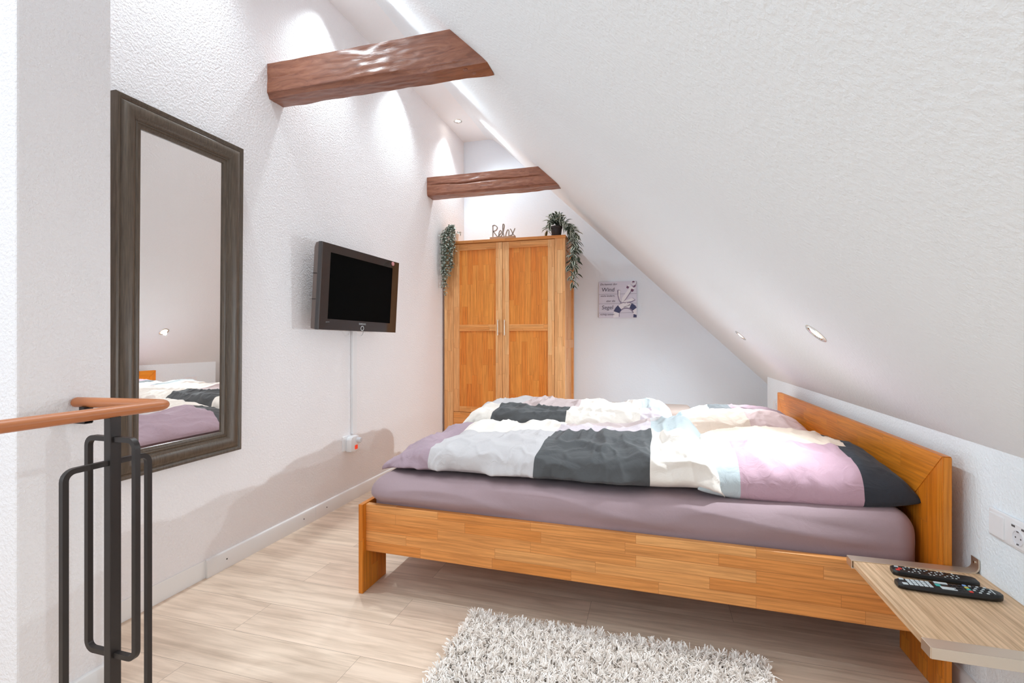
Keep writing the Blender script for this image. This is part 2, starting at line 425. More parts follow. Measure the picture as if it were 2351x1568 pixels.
# ------------------------------------------------------------------ wall mirror
mr = thing('wall_mirror', 'tall wall mirror with dark black-brown moulded frame', 'mirror', (XL+.004, 1.64, .56), (0, R(.55), 0))
W2, HM, FW = .2965, 1.48, .103
prof = [(0, 0), (0, .030), (.003, .034), (.012, .034), (.016, .030), (.019, .028), (.022, .031), (.030, .037), (.042, .040), (.055, .039), (.066, .034), (.074, .027), (.079, .023), (.082, .0255), (.086, .0255), (.089, .021), (.093, .0215), (.097, .018), (.103, .0165), (.103, .006)]
b = MB(M['frame'])
rings = []
for d, h in prof:
    rings.append([b.bm.verts.new((h, sy*(W2-d), z)) for sy, z in ((-1, d), (1, d), (1, HM-d), (-1, HM-d))])
for A, B_ in zip(rings, rings[1:]):
    for k in range(4): b.face([A[k], A[(k+1) % 4], B_[(k+1) % 4], B_[k]])
b.face(rings[0])
b.build('frame', mr, smooth=True, local=True, angle=50)
b = MB(M['mirror']); a = FW-.004
b.box((.004, -W2+a, a), (.010, W2-a, HM-a)); b.build('mirror_glass', mr, local=True)

# ------------------------------------------------------------------ television
tv = thing('television', 'flat television with glossy brown bezel tilted on left wall', 'television', (-1.815, 2.79, 1.411), (R(-.62), R(3.0), R(-3.88)))
b = MB(M['bezel']); w, h = .4, .255
sx0, sx1, sz0, sz1 = -.32, .322, -.19, .205
for p, q in (((-.02, -w+.012, sz1), (0, w, h)), ((-.02, -w+.012, -h), (0, w, sz0)), ((-.02, -w+.012, sz0), (0, sx0, sz1)), ((-.02, sx1, sz0), (0, w, sz1))): b.box(p, q)
b.build('bezel', tv, local=True)
b = MB(M['screen']); b.box((-.015, sx0, sz0), (-.004, sx1, sz1)); b.build('screen', tv, local=True)
b = MB(M['tvside']); b.prism([(-.052, -h+.004), (-.0205, -h), (-.0205, h), (-.04, h-.004), (-.052, h-.03)], 'y', -w, w, .004)
b.box((-.10, -.25, -.2), (-.05, .25, .18), .015)
b.build('rear_shell', tv, local=True)
b = MB(M['tvedge']); b.box((-.022, -w-.001, -h-.001), (.001, -w+.013, h+.001), .003); b.build('edge_strip', tv, local=True)
for z in (.07, -.08):
    b = MB(M['dark']); b.box((-.05, -w-.0015, z-.002), (-.023, -w+.002, z+.002)); b.build('seam_slot', tv, local=True)
b = MB(M['key']); b.text('SAMSUNG', .0155, lambda c: Vector((.0008, .010+c.x, -.2135+c.y)), 0, .0003, 'CENTER', .0006)
b.build('lettering', tv, local=True)
b = MB(M['key']); b.text('LCD TV', .009, lambda c: Vector((.0008, -.335+c.x, -.212+c.y)), 0, .0002)
b.build('lettering', tv, local=True)
b = MB(M['key']); b.tube([(.001, .010+.0145*math.cos(2*PI*k/28), -.2365+.0145*math.sin(2*PI*k/28)) for k in range(28)], .0022, 6, closed=True); b.build('power_ring', tv, local=True)
b = MB(M['sticker']); b.lathe([(.014, 0), (.014, .006), (.010, .009), (0, .010)], (0, .318, .236), 18, (1, 0, 0)); b.build('round_sticker', tv, smooth=True, local=True)
b = MB(M['dark']); b.box((-.15, -.05, -.06), (-.095, .05, .06), .006); b.box((-.154, -.07, -.08), (-.148, .07, .08)); b.build('wall_bracket', tv, local=True)
b = MB(M['plastic_w']); b.tube([Vector((-.07+.01*math.sin(PI*k/16), .02+.11*k/16, -.24-.05*math.sin(PI*k/16))) for k in range(17)], .0022, 6); b.build('cable', tv, smooth=True, local=True)

# cable duct and socket
b = MB(M['plastic_w']); b.box((XL, 2.893, .455), (XL+.018, 2.945, 1.24), .003)
tag(b.build('cable_duct'), 'slim white cable duct running down the wall under television', 'cable duct')
so = thing('wall_socket', 'white wall socket with plugged switch adapter below cable duct', 'socket', (XL, 2.88, .405))
b = MB(M['plastic_w']); b.box((XL, 2.80, .352), (XL+.009, 2.885, .452), .003); b.build('frame', so)
ad = MB(M['plastic_w']); 
ad.prism([(2.83, .345), (2.83, .425), (2.842, .442), (2.86, .448), (2.905, .448), (2.925, .44), (2.93, .42), (2.93, .345)], 'x', XL+.009, XL+.05, .004)
ad = ad.build('switch_adapter', so, smooth=True)
b = MB(M['red']); b.box((XL+.049, 2.87, .357), (XL+.054, 2.90, .385), .002); b.build('rocker', ad, label='red lit rocker')
b = MB(M['plastic_w2']); b.lathe([(.019, 0), (.019, .02), (.015, .026), (0, .027)], (XL+.05, 2.905, .415), 20, (1, 0, 0)); b.build('plug', ad, smooth=True)

# ------------------------------------------------------------------ railing
rl = thing('stair_railing', 'dark iron stair railing with copper-brown handrail by the pillar', 'railing', (-1.335, .92, 0))
path = [(-1.335, -.6, .914), (-1.335, .2, .914), (-1.335, .7, .914), (-1.335, 1.03, .914)]
for k in range(1, 9):
    a = k*PI/18*1.0; path.append((-1.375+.04*math.cos(a), 1.03+.04*math.sin(a), .914))
path += [(-1.42, 1.062, .914), (-1.52, 1.05, .914), (-1.645, 1.036, .914)]
b = MB(M['rail_cu']); b.tube(path, .017, 16, prof=[(.015*math.cos(2*PI*k/16), .0205*math.sin(2*PI*k/16)) for k in range(16)]); b.build('handrail', rl, smooth=True, angle=60)
b = MB(M['iron']); b.box((-1.347, .907, 0), (-1.324, .934, .902), .0015); b.build('post', rl)
def loop(mb, fixed, axis, a0, a1, z0, z1, r, t=.0065):
    pts = []
    for cx, cz, s0 in ((a1-r, z1-r, 0), (a0+r, z1-r, 90), (a0+r, z0+r, 180), (a1-r, z0+r, 270)):
        for k in range(7):
            a = R(s0+15*k); u, z = cx+r*math.cos(a), cz+r*math.sin(a)
            pts.append((fixed, u, z) if axis == 'y' else (u, fixed, z))
    mb.tube(pts, t, closed=True, prof=[(-t, -t), (t, -t), (t, t), (-t, t)], up=((1, 0, 0) if axis == 'y' else (0, 1, 0)))
b = MB(M['iron']); loop(b, -1.335, 'y', .812, 1.012, .03, .785, .022); b.build('loop_bar', rl, smooth=True, angle=35)
b = MB(M['iron']); loop(b, .92, 'x', -1.42, -1.254, .292, .845, .022); b.build('loop_bar', rl, smooth=True, angle=35)
b = MB(M['iron']); b.box((-1.612, 1.018, .855), (-1.592, 1.044, .903), .001); b.box((-1.655, 1.02, .853), (-1.592, 1.042, .861), .001); br_ = b.build('wall_bracket', rl)
b = MB(M['steel']); b.lathe([(.006, 0), (.005, .003), (0, .004)], (-1.591, 1.031, .872), 12, (1, 0, 0)); b.build('screw', br_, smooth=True, label='small bright screw head')
b = MB(M['iron']); b.box((-1.655, 1.04, .03), (-1.5, 1.07, .042), .001); b.box((-1.655, 1.035, .0), (-1.645, 1.075, .07)); b.build('floor_bracket', rl)

# ------------------------------------------------------------------ wardrobe
wd = thing('wardrobe', 'two-door oak wardrobe with metal handles against far wall', 'wardrobe', (-1.357, 4.69, 0))
wx0, wx1, wy0, wy1, wz = -1.957, -.757, 4.41, 4.965, 2.062
b = MB(M['oak_light'], grain=2)
b.box((wx0, wy0, 0), (wx0+.094, wy0+.05, wz-.028), .003); b.build('front_stile', wd)
b = MB(M['oak_light'], grain=2); b.box((wx1-.098, wy0, 0), (wx1, wy0+.05, wz-.028), .003); b.build('front_stile', wd)
b = MB(M['oak'], grain=0); b.box((wx0-.002, wy0-.006, wz-.028), (wx1+.004, wy1, wz), .003); b.build('top_board', wd)
def sidepanel(x0, x1, xi0, xi1):
    b = MB(M['oak'], grain=2)
    b.box((xi0, wy0+.05, .0), (xi1, wy1-.002, wz-.028))
    ya, yb = wy0+.05, wy1
    b.box((x0, yb-.075, 0), (x1, yb, wz-.028), .002)
    for z0, z1 in ((.0, .12), (1.02, 1.1), (wz-.12, wz-.028)): b.box((x0, ya, z0), (x1, yb-.075, z1), .002)
    return b.build('side_panel', wd)
sidepanel(wx1-.03, wx1-.002, wx1-.024, wx1-.014); sidepanel(wx0+.002, wx0+.03, wx0+.014, wx0+.024)
b = MB(M['oak'], grain=2); b.box((wx0+.03, wy1-.012, .05), (wx1-.03, wy1-.004, wz-.03)); b.build('back_panel', wd)
b = MB(M['oak'], grain=0); b.box((wx0+.094, wy0+.012, 0), (wx1-.098, wy0+.04, .08)); b.build('plinth', wd)
dx0, dxm, dx1 = wx0+.0965, -1.361, wx1-.1005
def door(x0, x1, pl, pr, hx):
    z0, z1 = .399, wz-.032
    pz = [(.452, 1.183), (1.246, 1.968)]
    b = MB(M['oak_light'], grain=2); y0, y1 = wy0+.004, wy0+.028
    b.box((x0, y0, z0), (pl, y1, z1), .0015); b.box((pr, y0, z0), (x1, y1, z1), .0015)
    d = b.build('door', wd)
    for za, zb in ((z0, pz[0][0]), (pz[0][1], pz[1][0]), (pz[1][1], z1)):
        b = MB(M['oak'], grain=0); b.box((pl+.0004, y0+.0005, za), (pr-.0004, y1-.001, zb), .0015); b.build('rail', d)
    for za, zb in pz:
        b = MB(M['oak_v'], grain=2); b.box((pl, y0+.010, za), (pr, y1-.003, zb)); b.build('panel', d)
    b = MB(M['steel']); yb = y0-.022
    b.tube([(hx, y0, 1.155), (hx, yb+.004, 1.155), (hx, yb, 1.160), (hx, yb, 1.27), (hx, yb+.004, 1.275), (hx, y0, 1.275)], .0055, 8); b.tube([(hx, yb, 1.142), (hx, yb, 1.289)], .006, 10)
    b.build('handle', d, smooth=True, label='brushed metal bar handle')
door(dx0, dxm-.0015, -1.800, -1.427, -1.401); door(dxm+.0015, dx1, -1.295, -.920, -1.334)
dr = MB(M['oak'], grain=0); dr.box((dx0, wy0+.004, .083), (dx1, wy0+.028, .395), .002); dr = dr.build('drawer', wd)
for x in (-1.6, -1.12):
    b = MB(M['steel']); b.tube([(x-.06, wy0-.018, .24), (x+.06, wy0-.018, .24)], .006, 10); b.box((x-.05, wy0-.018, .237), (x-.044, wy0+.004, .243)); b.box((x+.044, wy0-.018, .237), (x+.05, wy0+.004, .243)); b.build('handle', dr, smooth=True)

# ------------------------------------------------------------------ word sign
sg = thing('word_sign', 'small whitewashed wooden word sign reading Relax on wardrobe top', 'sign', (-1.366, 4.45, wz))
b = MB(M['signb'], grain=0); b.box((-1.492, 4.43, wz), (-1.243, 4.475, wz+.024), .0015); b.build('base', sg)
def cr(pts, k=8):
    P = [Vector((p[0], 0, p[1])) for p in pts]; out = []
    for i in range(len(P)-1):
        p0, p1, p2, p3 = P[max(i-1, 0)], P[i], P[i+1], P[min(i+2, len(P)-1)]
        for j in range(k):
            t = j/k; out.append(.5*((2*p1)+(-p0+p2)*t+(2*p0-5*p1+4*p2-p3)*t*t+(-p0+3*p1-3*p2+p3)*t**3))
    return out+[P[-1]]
strokes = [[(.01, -.002), (.011, .06), (.010, .122)], [(.008, .118), (.03, .122), (.052, .108), (.058, .09), (.045, .07), (.014, .06)], [(.016, .062), (.034, .035), (.055, .008), (.068, .004), (.078, .016), (.098, .035), (.104, .052), (.096, .064), (.084, .058), (.076, .034), (.078, .012), (.092, .002), (.108, .012)],
           [(.108, .012), (.124, .06), (.134, .108), (.128, .128), (.119, .122), (.117, .09), (.121, .04), (.131, .003)], [(.148, -.002), (.154, .03), (.166, .06), (.178, .066), (.184, .05), (.182, .02), (.184, .002), (.194, .004), (.2, .014)], [(.196, .074), (.206, .066), (.222, .032), (.24, .006), (.252, -.002)], [(.248, .078), (.232, .042), (.214, .01), (.204, .002)]]
b = MB(M['sign'])
for st in strokes:
    b.tube([p*.93+Vector((-1.477, 4.452, wz+.026)) for p in cr(st)], .0052, 6, prof=[(-.0052, -.004), (.0052, -.004), (.0052, .004), (-.0052, .004)], up=(0, 1, 0))
b.build('lettering', sg)

# ------------------------------------------------------------------ plants
def leaf(b, base, dirv, nrm, L, W, droop=.3, white=.5):
    d = Vector(dirv).normalized(); n = Vector(nrm); n = (n-d*n.dot(d)).normalized(); s = d.cross(n)
    prof = [(0, .12), (.2, .7), (.45, 1.), (.72, .72), (1., .02)]
    rows = []
    for t, w in prof:
        c = Vector(base)+d*(L*t)-Vector((0, 0, 1))*(droop*L*t*t)
        ww = W*w/2
        rows.append([b.bm.verts.new(c+s*x*ww+n*abs(x)*ww*.35) for x in (-1, -.5, 0, .5, 1)])
    for A, B_ in zip(rows, rows[1:]):
        for k in range(4):
            b.mi = 1 if (k in (0, 3)) == (white > 0) and white != 0 else 0
            b.face([A[k], A[k+1], B_[k+1], B_[k]])
    b.mi = 0
def foliage(name, root, stems, lsize, wratio, mats, step, seed, droop=.35, white=1):
    rnd = random.Random(seed); b = MB(mats)
    for pts in stems:
        P = [Vector(p) for p in pts]; fine = []
        for i in range(len(P)-1):
            p0, p1, p2, p3 = P[max(i-1, 0)], P[i], P[i+1], P[min(i+2, len(P)-1)]
            for j in range(6):
                t = j/6; fine.append(.5*((2*p1)+(-p0+p2)*t+(2*p0-5*p1+4*p2-p3)*t*t+(-p0+3*p1-3*p2+p3)*t**3))
        fine.append(P[-1])
        b.mi = 2; b.tube(fine, .0015, 5); b.mi = 0
        acc = 0; ang = rnd.random()*6
        for a, c in zip(fine, fine[1:]):
            seg = (c-a).length; acc += seg; t = (c-a).normalized()
            while acc > step:
                acc -= step; ang += 2.4+rnd.uniform(-.4, .4)
                u = t.orthogonal().normalized(); w = t.cross(u)
                o = (u*math.cos(ang)+w*math.sin(ang))
                dirv = o*1.0+t*.55+Vector((0, 0, .15))
                k = rnd.uniform(.7, 1.15)
                leaf(b, c, dirv, t*-.3+Vector((0, -.5, .8)), lsize*k, lsize*wratio*k, droop*rnd.uniform(.5, 1.5), white if rnd.random() < .85 else 0)
    return b.build(name, root, smooth=True, recalc=False, angle=80)
pl = thing('trailing_plant', 'variegated trailing plant in black pot on right end of wardrobe', 'plant', (-.856, 4.5, wz))
b = MB(M['pot_b']); b.lathe([(.040, 0), (.043, .004), (.052, .078), (.056, .079), (.058, .098), (.054, .1), (.05, .09), (0, .088)], (-.856, 4.5, wz), 28); b.build('pot', pl, smooth=True)
c0 = Vector((-.856, 4.5, wz+.09)); rnd = random.Random(3); st = []
for k in range(15):
    a = 2*PI*k/15; r = rnd.uniform(.05, .085); h = rnd.uniform(.07, .135)
    st.append([c0, c0+Vector((r*.45*math.cos(a), r*.45*math.sin(a), h)), c0+Vector((r*math.cos(a), r*math.sin(a), h*.75))])
for k in range(4): st.append([c0, c0+Vector((-.05, -.03+.02*k, .06)), c0+Vector((-.085, -.05+.03*k, 0.0)), c0+Vector((-.09, -.06+.03*k, -.03))])
for k in range(9):
    x = -.735+rnd.uniform(-.01, .06); y = 4.5+rnd.uniform(-.1, .10); L = rnd.uniform(.1, .42)
    st.append([c0, c0+Vector((.055, (y-4.5)*.5, .06)), Vector((x, y, wz+.05)), Vector((x+.015, y, wz-.05)), Vector((x+.01, y+.01, wz-.05-L*.5)), Vector((x-.015, y, wz-.05-L))])
foliage('foliage', pl, st, .074, .42, [M['leaf'], M['leafw'], M['leaf2']], .028, 5)
pl2 = thing('trailing_plant', 'small-leaved trailing plant in white pot on left end of wardrobe', 'plant', (-1.873, 4.47, wz))
b = MB(M['pot_w']); b.lathe([(.032, 0), (.034, .003), (.042, .075), (.044, .08), (.04, .08), (0, .07)], (-1.873, 4.47, wz), 24); b.build('pot', pl2, smooth=True)
c0 = Vector((-1.873, 4.47, wz+.07)); st = []
for k in range(25):
    x = -1.89+rnd.uniform(-.065, .06); y = 4.35+rnd.uniform(-.06, .035); L = rnd.choice([.05, .1, .16, .22, .25, .3, .3])
    if x > -1.86: L *= .75
    if k % 5 == 0: L = rnd.uniform(.35, .55); x = -1.925+rnd.uniform(-.02, .02)
    st.append([c0, c0+Vector(((x+1.873)*.4, -.05, .055+rnd.uniform(0, .04))), Vector((x, y, wz+.05)), Vector((x, y-.01, wz-.04)), Vector((x+rnd.uniform(-.012, .012), y-.01, wz-.04-L*.6)), Vector((x+rnd.uniform(-.02, .02), y, wz-.04-L))])
st.append([c0, c0+Vector((.04, 0, .03)), c0+Vector((.075, -.02, .015))])
foliage('foliage', pl2, st, .027, .55, [M['leaf2'], M['leafw'], M['leaf']], .0125, 8, .3, 1)

# ------------------------------------------------------------------ wall picture
pc = thing('wall_picture', 'square nautical picture with anchor and German sailing saying on far wall', 'picture', (-.3235, YB, 1.5))
PX = lambda x: -.509+(x-205)/1125*.371
PZ = lambda y: 1.684-(y-225)/1080*.363
yf = YB-.022
b = MB(M['p_bg']); b.box((PX(205), yf, PZ(1305)), (PX(1330), YB, PZ(225)), .0015); b.build('canvas', pc)
b = MB([M['p_line'], M['p_white'], M['p_shade'], M['p_navy'], M['p_plum'], M['p_bg']])
lay = [0]
def fl(pts, mi, dy=None):
    lay[0] += 1; y = yf-.0004-.00006*lay[0] if dy is None else yf-dy
    b.mi = mi; b.poly([(PX(max(207, min(1328, x))), y, PZ(max(227, min(1303, q)))) for x, q in pts])
for y in (598, 882, 1160): fl([(207, y-4), (1328, y-4), (1328, y+4), (207, y+4)], 0)
def ringpts(cx, cy, r0, r1, a0, a1, n=14):
    o = [(cx+r1*math.cos(R(a0+(a1-a0)*k/n)), cy-r1*math.sin(R(a0+(a1-a0)*k/n))) for k in range(n+1)]
    i = [(cx+r0*math.cos(R(a0+(a1-a0)*k/n)), cy-r0*math.sin(R(a0+(a1-a0)*k/n))) for k in range(n+1)]
    return o, i
def arc(cx, cy, r0, r1, a0, a1, mi):
    lay[0] += 1; y = yf-.0004-.00006*lay[0]; b.mi = mi
    o, i = ringpts(cx, cy, r0, r1, a0, a1)
    cl = lambda p: (PX(max(207, min(1328, p[0]))), y, PZ(max(227, min(1303, p[1]))))
    for k in range(len(o)-1):
        b.poly([cl(o[k]), cl(o[k+1]), cl(i[k+1]), cl(i[k])])
# anchor: arm, shank, eye, stock
fl([(755, 500), (780, 470), (860, 490), (855, 540), (845, 600), (850, 720), (885, 850), (900, 900), (860, 890), (800, 780), (765, 640)], 2)
fl([(790, 490), (855, 495), (840, 600), (846, 720), (880, 850), (830, 780), (790, 640)], 1)
fl([(1190, 360), (1260, 420), (1040, 740), (930, 860), (880, 850), (910, 720)], 2)
fl([(1165, 360), (1225, 410), (1010, 740), (920, 850), (885, 840), (900, 720)], 1)
fl([(1100, 320), (1140, 350), (1110, 400), (1060, 370)], 1); fl([(1210, 400), (1290, 440), (1240, 480), (1180, 450)], 1)
fl([(1045, 360), (1110, 395), (1080, 450), (1025, 425)], 4); fl([(1175, 450), (1255, 485), (1215, 550), (1150, 515)], 4); fl([(1210, 390), (1310, 340), (1290, 400), (1250, 415)], 4)
arc(1240, 280, 45, 85, 0, 360, 2); arc(1235, 275, 48, 78, 0, 360, 1); arc(1235, 272, 0, 47, 20, 160, 4)
fl([(900, 860), (960, 810), (1170, 770), (1215, 715), (1300, 790), (1200, 850), (1000, 900)], 2)
fl([(920, 840), (980, 800), (1170, 740), (1215, 730), (1270, 780), (1180, 820), (1000, 850)], 1)
# life ring with navy bands
arc(1030, 1240, 205, 395, -10, 190, 2); arc(1020, 1245, 215, 385, -10, 190, 1)
arc(1020, 1245, 212, 390, 128, 160, 3); arc(1020, 1245, 212, 390, 36, 66, 3)
arc(1020, 1245, 205, 240, 20, 130, 2); arc(1030, 900, 40, 56, 20, 165, 2)
fl([(1240, 1200), (1328, 1230), (1328, 1303), (1230, 1303)], 3)
b.build('anchor_print', pc, recalc=False)
def put(s, x, y, size, sh=.25, bold=0, rot=0):
    b = MB(M['ink'])
    ca, sa = math.cos(R(rot)), math.sin(R(rot)); k = .371/1125
    b.text(s, size*k, lambda c: Vector((PX(x)+(c.x*ca-c.y*sa), yf-.004, PZ(y)+(c.x*sa+c.y*ca))), sh, 0, 'LEFT', bold)
    b.build('lettering', pc, recalc=False)
put('Du kannst den', 245, 330, 86); put('Wind', 285, 520, 172, .12); put('nicht ändern,', 255, 675, 82); put('aber die', 425, 830, 82)
put('Segel', 290, 1050, 168, .12); put('richtig setzen', 235, 1228, 80); put('WELCOME', 955, 1015, 44, 0, .0002, 22)

# ------------------------------------------------------------------ switch and socket plates on the knee wall
def plate(label, y0, y1, z0, z1, usb):
    t = thing('switch_socket_plate', label, 'socket', (XK, (y0+y1)/2, (z0+z1)/2), group='switch and socket plates')
    b = MB(M['plastic_w']); b.box((XK-.009, y0, z0), (XK, y1, z1), .004, 3); b.build('frame', t, smooth=True, angle=30)
    ym = (y0+y1)/2; zc = (z0+z1)/2; s = .029
    b = MB(M['plastic_w']); b.box((XK-.013, y1-.008-2*s, zc-s-.003), (XK-.008, y1-.008, zc+s-.001), .0012); b.build('rocker', t)
    yc = y0+.009+s
    b = MB(M['plastic_w']); b.box((XK-.0115, yc-s, zc-s-.003), (XK-.008, yc+s, zc+s-.001), .0012); so_ = b.build('socket', t)
    b = MB([M['plastic_w2']]); b.lathe([(.0205, 0), (.0195, .0022), (.018, .002), (.0175, .0004), (0, .0004)], (XK-.0115, yc, zc-.005), 28, (-1, 0, 0)); b.build('socket_well', so_, smooth=True)
    b = MB(M['slot'])
    for dy in (-.0095, .0095): b.lathe([(.0024, 0), (.0024, .0007), (0, .0008)], (XK-.0115, yc+dy, zc-.005), 10, (-1, 0, 0))
    for dz in (-.0165, .0165): b.box((XK-.014, yc-.003, zc-.005+dz-.0015), (XK-.0115, yc+.003, zc-.005+dz+.0015))
    if usb:
        for dy in (-.018, .018): b.box((XK-.0125, yc+dy-.006, zc+.019), (XK-.0112, yc+dy+.006, zc+.024))
    b.build('contact', so_)
plate('white double plate with switch and USB socket above bedside shelf', 1.54, 1.699, .549, .627, True)
plate('white double plate with switch and socket beyond far end of headboard', 4.08, 4.225, .56, .64, False)

# ------------------------------------------------------------------ bed
bd = thing('double_bed', 'oak double bed frame with plain headboard against knee wall', 'bed', (-.18, 2.75, 0))
BX0, BX1, BY0, BY1 = -1.221, .857, 1.842, 3.66
ry = lambda x: 1.866-.0235*(x+1.2)
b = MB(M['oak'], grain=0); b.prism([(-1.2, ry(-1.2)), (.856, ry(.856)), (.856, ry(.856)+.026), (-1.2, ry(-1.2)+.026)], 'z', .178, .382, .002); b.build('side_rail', bd)
b = MB(M['oak'], grain=0); b.box((-1.2, 3.615, .178), (.84, 3.641, .382), .002); b.build('side_rail', bd)
b = MB(M['oak_light'], grain=1); b.box((-1.2155, 2.03, .178), (-1.204, 3.47, .384), .002); b.build('foot_board', bd)
for y0, y1 in ((BY0, 2.036), (3.465, BY1)):
    b = MB(M['oak_head'], grain=2); b.box((BX0, y0, 0), (-1.2, y1, .386), .002); b.build('foot_leg', bd)
b = MB(M['oak'], grain=0)
for k in range(13): b.box((-1.15+.15*k, 1.93, .255), (-1.08+.15*k, 3.6, .27))
b.build('slat_base', bd)
hl, hr, hz, hw = 1.792, 3.685, .742, .26
def hx(y): return .858-.03*(y-hl)/(hr-hl)
def hprism(pts, name, mat, grain):
    b = MB(M[mat], grain=grain)
    A = [b.bm.verts.new((hx(y), y, z)) for y, z in pts]; B_ = [b.bm.verts.new((hx(y)+.024, y, z)) for y, z in pts]; n = len(pts)
    fs = [b.face(A), b.face(B_[::-1])]+[b.face([A[i], B_[i], B_[(i+1) % n], A[(i+1) % n]]) for i in range(n)]
    bmesh.ops.bevel(b.bm, geom=list({e for f in fs for e in f.edges}), offset=.0018, segments=2, affect='EDGES')
    return b.build(name, bd)
hprism([(hl, 0), (hl+hw, 0), (hl+hw, hz-hw), (hl, hz)], 'headboard_leg', 'oak_head', 2)
hprism([(hr, 0), (hr-hw, 0), (hr-hw, hz-hw), (hr, hz)], 'headboard_leg', 'oak_head', 2)
hprism([(hl+.0006, hz+.0001), (hl+hw+.0006, hz-hw+.0001), (hr-hw-.0006, hz-hw+.0001), (hr-.0006, hz+.0001)], 'headboard_rail', 'oak_head', 1)

# mattress in its fitted sheet
def rbox(mb, lo, hi, r, nx, ny, nz, fn):
    lo, hi = Vector(lo), Vector(hi); il = lo+Vector((r,)*3); ih = hi-Vector((r,)*3); cache = {}
    def vert(i, j, k):
        if (i, j, k) not in cache:
            p = Vector((lo.x+(hi.x-lo.x)*i/nx, lo.y+(hi.y-lo.y)*j/ny, lo.z+(hi.z-lo.z)*k/nz))
            q = Vector((min(max(p[a], il[a]), ih[a]) for a in range(3))); d = p-q
            # spread grid lines into the rounded rim
            n = d.normalized() if d.length > 1e-6 else Vector((0, 0, 0))
            cache[(i, j, k)] = mb.bm.verts.new(fn(q+n*r, n))
        return cache[(i, j, k)]
    for i in range(nx):
        for j in range(ny):
            for k, o in ((0, 1), (nz, -1)):
                mb.face([vert(i, j, k), vert(i+1, j, k), vert(i+1, j+1, k), vert(i, j+1, k)][::o])
    for i in range(nx):
        for k in range(nz):
            for j in (0, ny): mb.face([vert(i, j, k), vert(i+1, j, k), vert(i+1, j, k+1), vert(i, j, k+1)])
    for j in range(ny):
        for k in range(nz):
            for i in (0, nx): mb.face([vert(i, j, k), vert(i, j+1, k), vert(i, j+1, k+1), vert(i, j, k+1)])
def rid(p): return 1-abs(noise.noise(p))*2
def mtop(x): return .494+.013*(x+1.2)+(.012 if x > .5 else 0)*min(1, (x-.5)/.3)
def msurf(p, n):
    x, y, z = p
    t = (z-.28)/(.50-.28)
    z2 = .275+(mtop(x)-.275)*t
    if y < 2.2:      # near side: soft long folds in the jersey, bulging over the rail
        over = max(0, min(1, (z-.385)/.05)); over = over*over*(3-2*over)
        f = .020*max(0, rid((x*.8+z*3.2, z*6.5+x*.7, 1.7))-.1)+.012*max(0, rid((x*1.7-z*5, z*9+x*1.1, 5.2))-.25)+.004*noise.noise((x*5, z*16+x*2, 4))
        w = max(0, min(1, (2.05-y)/.1))
        top = max(0, min(1, (n.z-.3)/.5))
        zz = z2+.004*noise.noise((x*3, y*3, 0))+top*.008*max(0, rid((x*2.4, y*7, 3))-.35)
        rec = max(0, ry(x)+.029-1.872)
        p = Vector((x, y+rec*w*(1-over)-f*w*over*(1 if x < .6 else max(.3, 1-(x-.6)/.3)), zz))
    else: p = Vector((x, y, z2))
    return p
b = MB(M['sheet']); rbox(b, (-1.196, 1.872, .28), (.846, 3.62, .50), .07, 190, 50, 34, msurf)
tag(b.build('mattress', smooth=True, angle=80), 'thick mattress under a plain lilac fitted sheet on bed', 'mattress')

# duvets: puffed closed tubes of fabric, patchworked
def interp(tab, x):
    for (x0, v0), (x1, v1) in zip(tab, tab[1:]):
        if x <= x1:
            t = max(0, (x-x0)/(x1-x0)); t = t*t*(3-2*t); return v0+(v1-v0)*t
    return tab[-1][1]
def duvet(name, label, x0, x1, yfront, yback, zbase, ztop, cols, mats, patch, seed, wr=1.0, nu=300, nv=210):
    b = MB(mats)
    def surf(u, v):
        x = x0+(x1-x0)*u
        e = 2*u-1; L = x1-x0
        dl, drr = (x-x0)/.20, (x1-x)/.11
        s = min(1, dl, drr); s = math.sqrt(max(0, 1-(1-s)**2))        # rounded ends
        s2 = .35+.65*s
        yf, yb = interp(yfront, x), interp(yback, x); zb = zbase(x); zt = interp(ztop, x)
        a = 2*PI*v-PI/2-.7                        # v=0 underneath, then front, top, back
        ca, sa = -math.cos(a+.7-PI/2+PI/2), math.sin(a+.7)
        ex = .42 if sa > 0 else .6
        cy = (abs(ca)**ex)*(1 if ca > 0 else -1); cz = (abs(sa)**.72)*(1 if sa > 0 else -1)
        yc, hy = (yf+yb)/2, (yb-yf)/2; hz = (zt-zb)/2*max(s, .12)
        zc = zb+(zt-zb)/2*max(s, .12)
        y = yc+hy*cy*(.93+.07*s); z = zc+hz*cz
        p = Vector((x, y, z))
        up = max(0, min(1, (cz+.75)/.5))
        n = noise.noise((x*3.2+seed, y*3.2, z*3))*.02+noise.noise((x*7+seed, y*8, z*8))*.008
        k = rid((x*6.5+seed+.8*noise.noise((x*4, y*3, seed)), y*4.0+z*9, seed))
        k2 = rid((x*15+seed, y*9+z*7, seed+3))
        n += max(0, k-.4)*.030*wr+max(0, k2-.5)*.014*wr
        edge = math.exp(-((cz+.35)/.35)**2)*(1 if cy < 0 else .4)
        n += edge*max(0, rid((x*9+seed*2, z*3+y*2, seed+1))-.1)*.04*wr
        xw = .012*noise.noise((x*4, y*5+seed, z*6))
        p.x += xw
        d = Vector((0, cy*.75, max(cz, -.2)))
        return p+d*n*up*min(1, s+.25)
    def mat(u, v):
        x = x0+(x1-x0)*u; return patch(x, v, u)
    V = b.grid(surf, nu, nv, wrapv=True, mat=mat)
    for row in (V[0], V[-1]): b.face(row)
    o = b.build(name, smooth=True, angle=85)
    return tag(o, label, 'duvet', 'patchwork duvets')
def px(tab, x, jit=0):
    for lim, m in tab:
        if x < lim: return m
    return tab[-1][1]
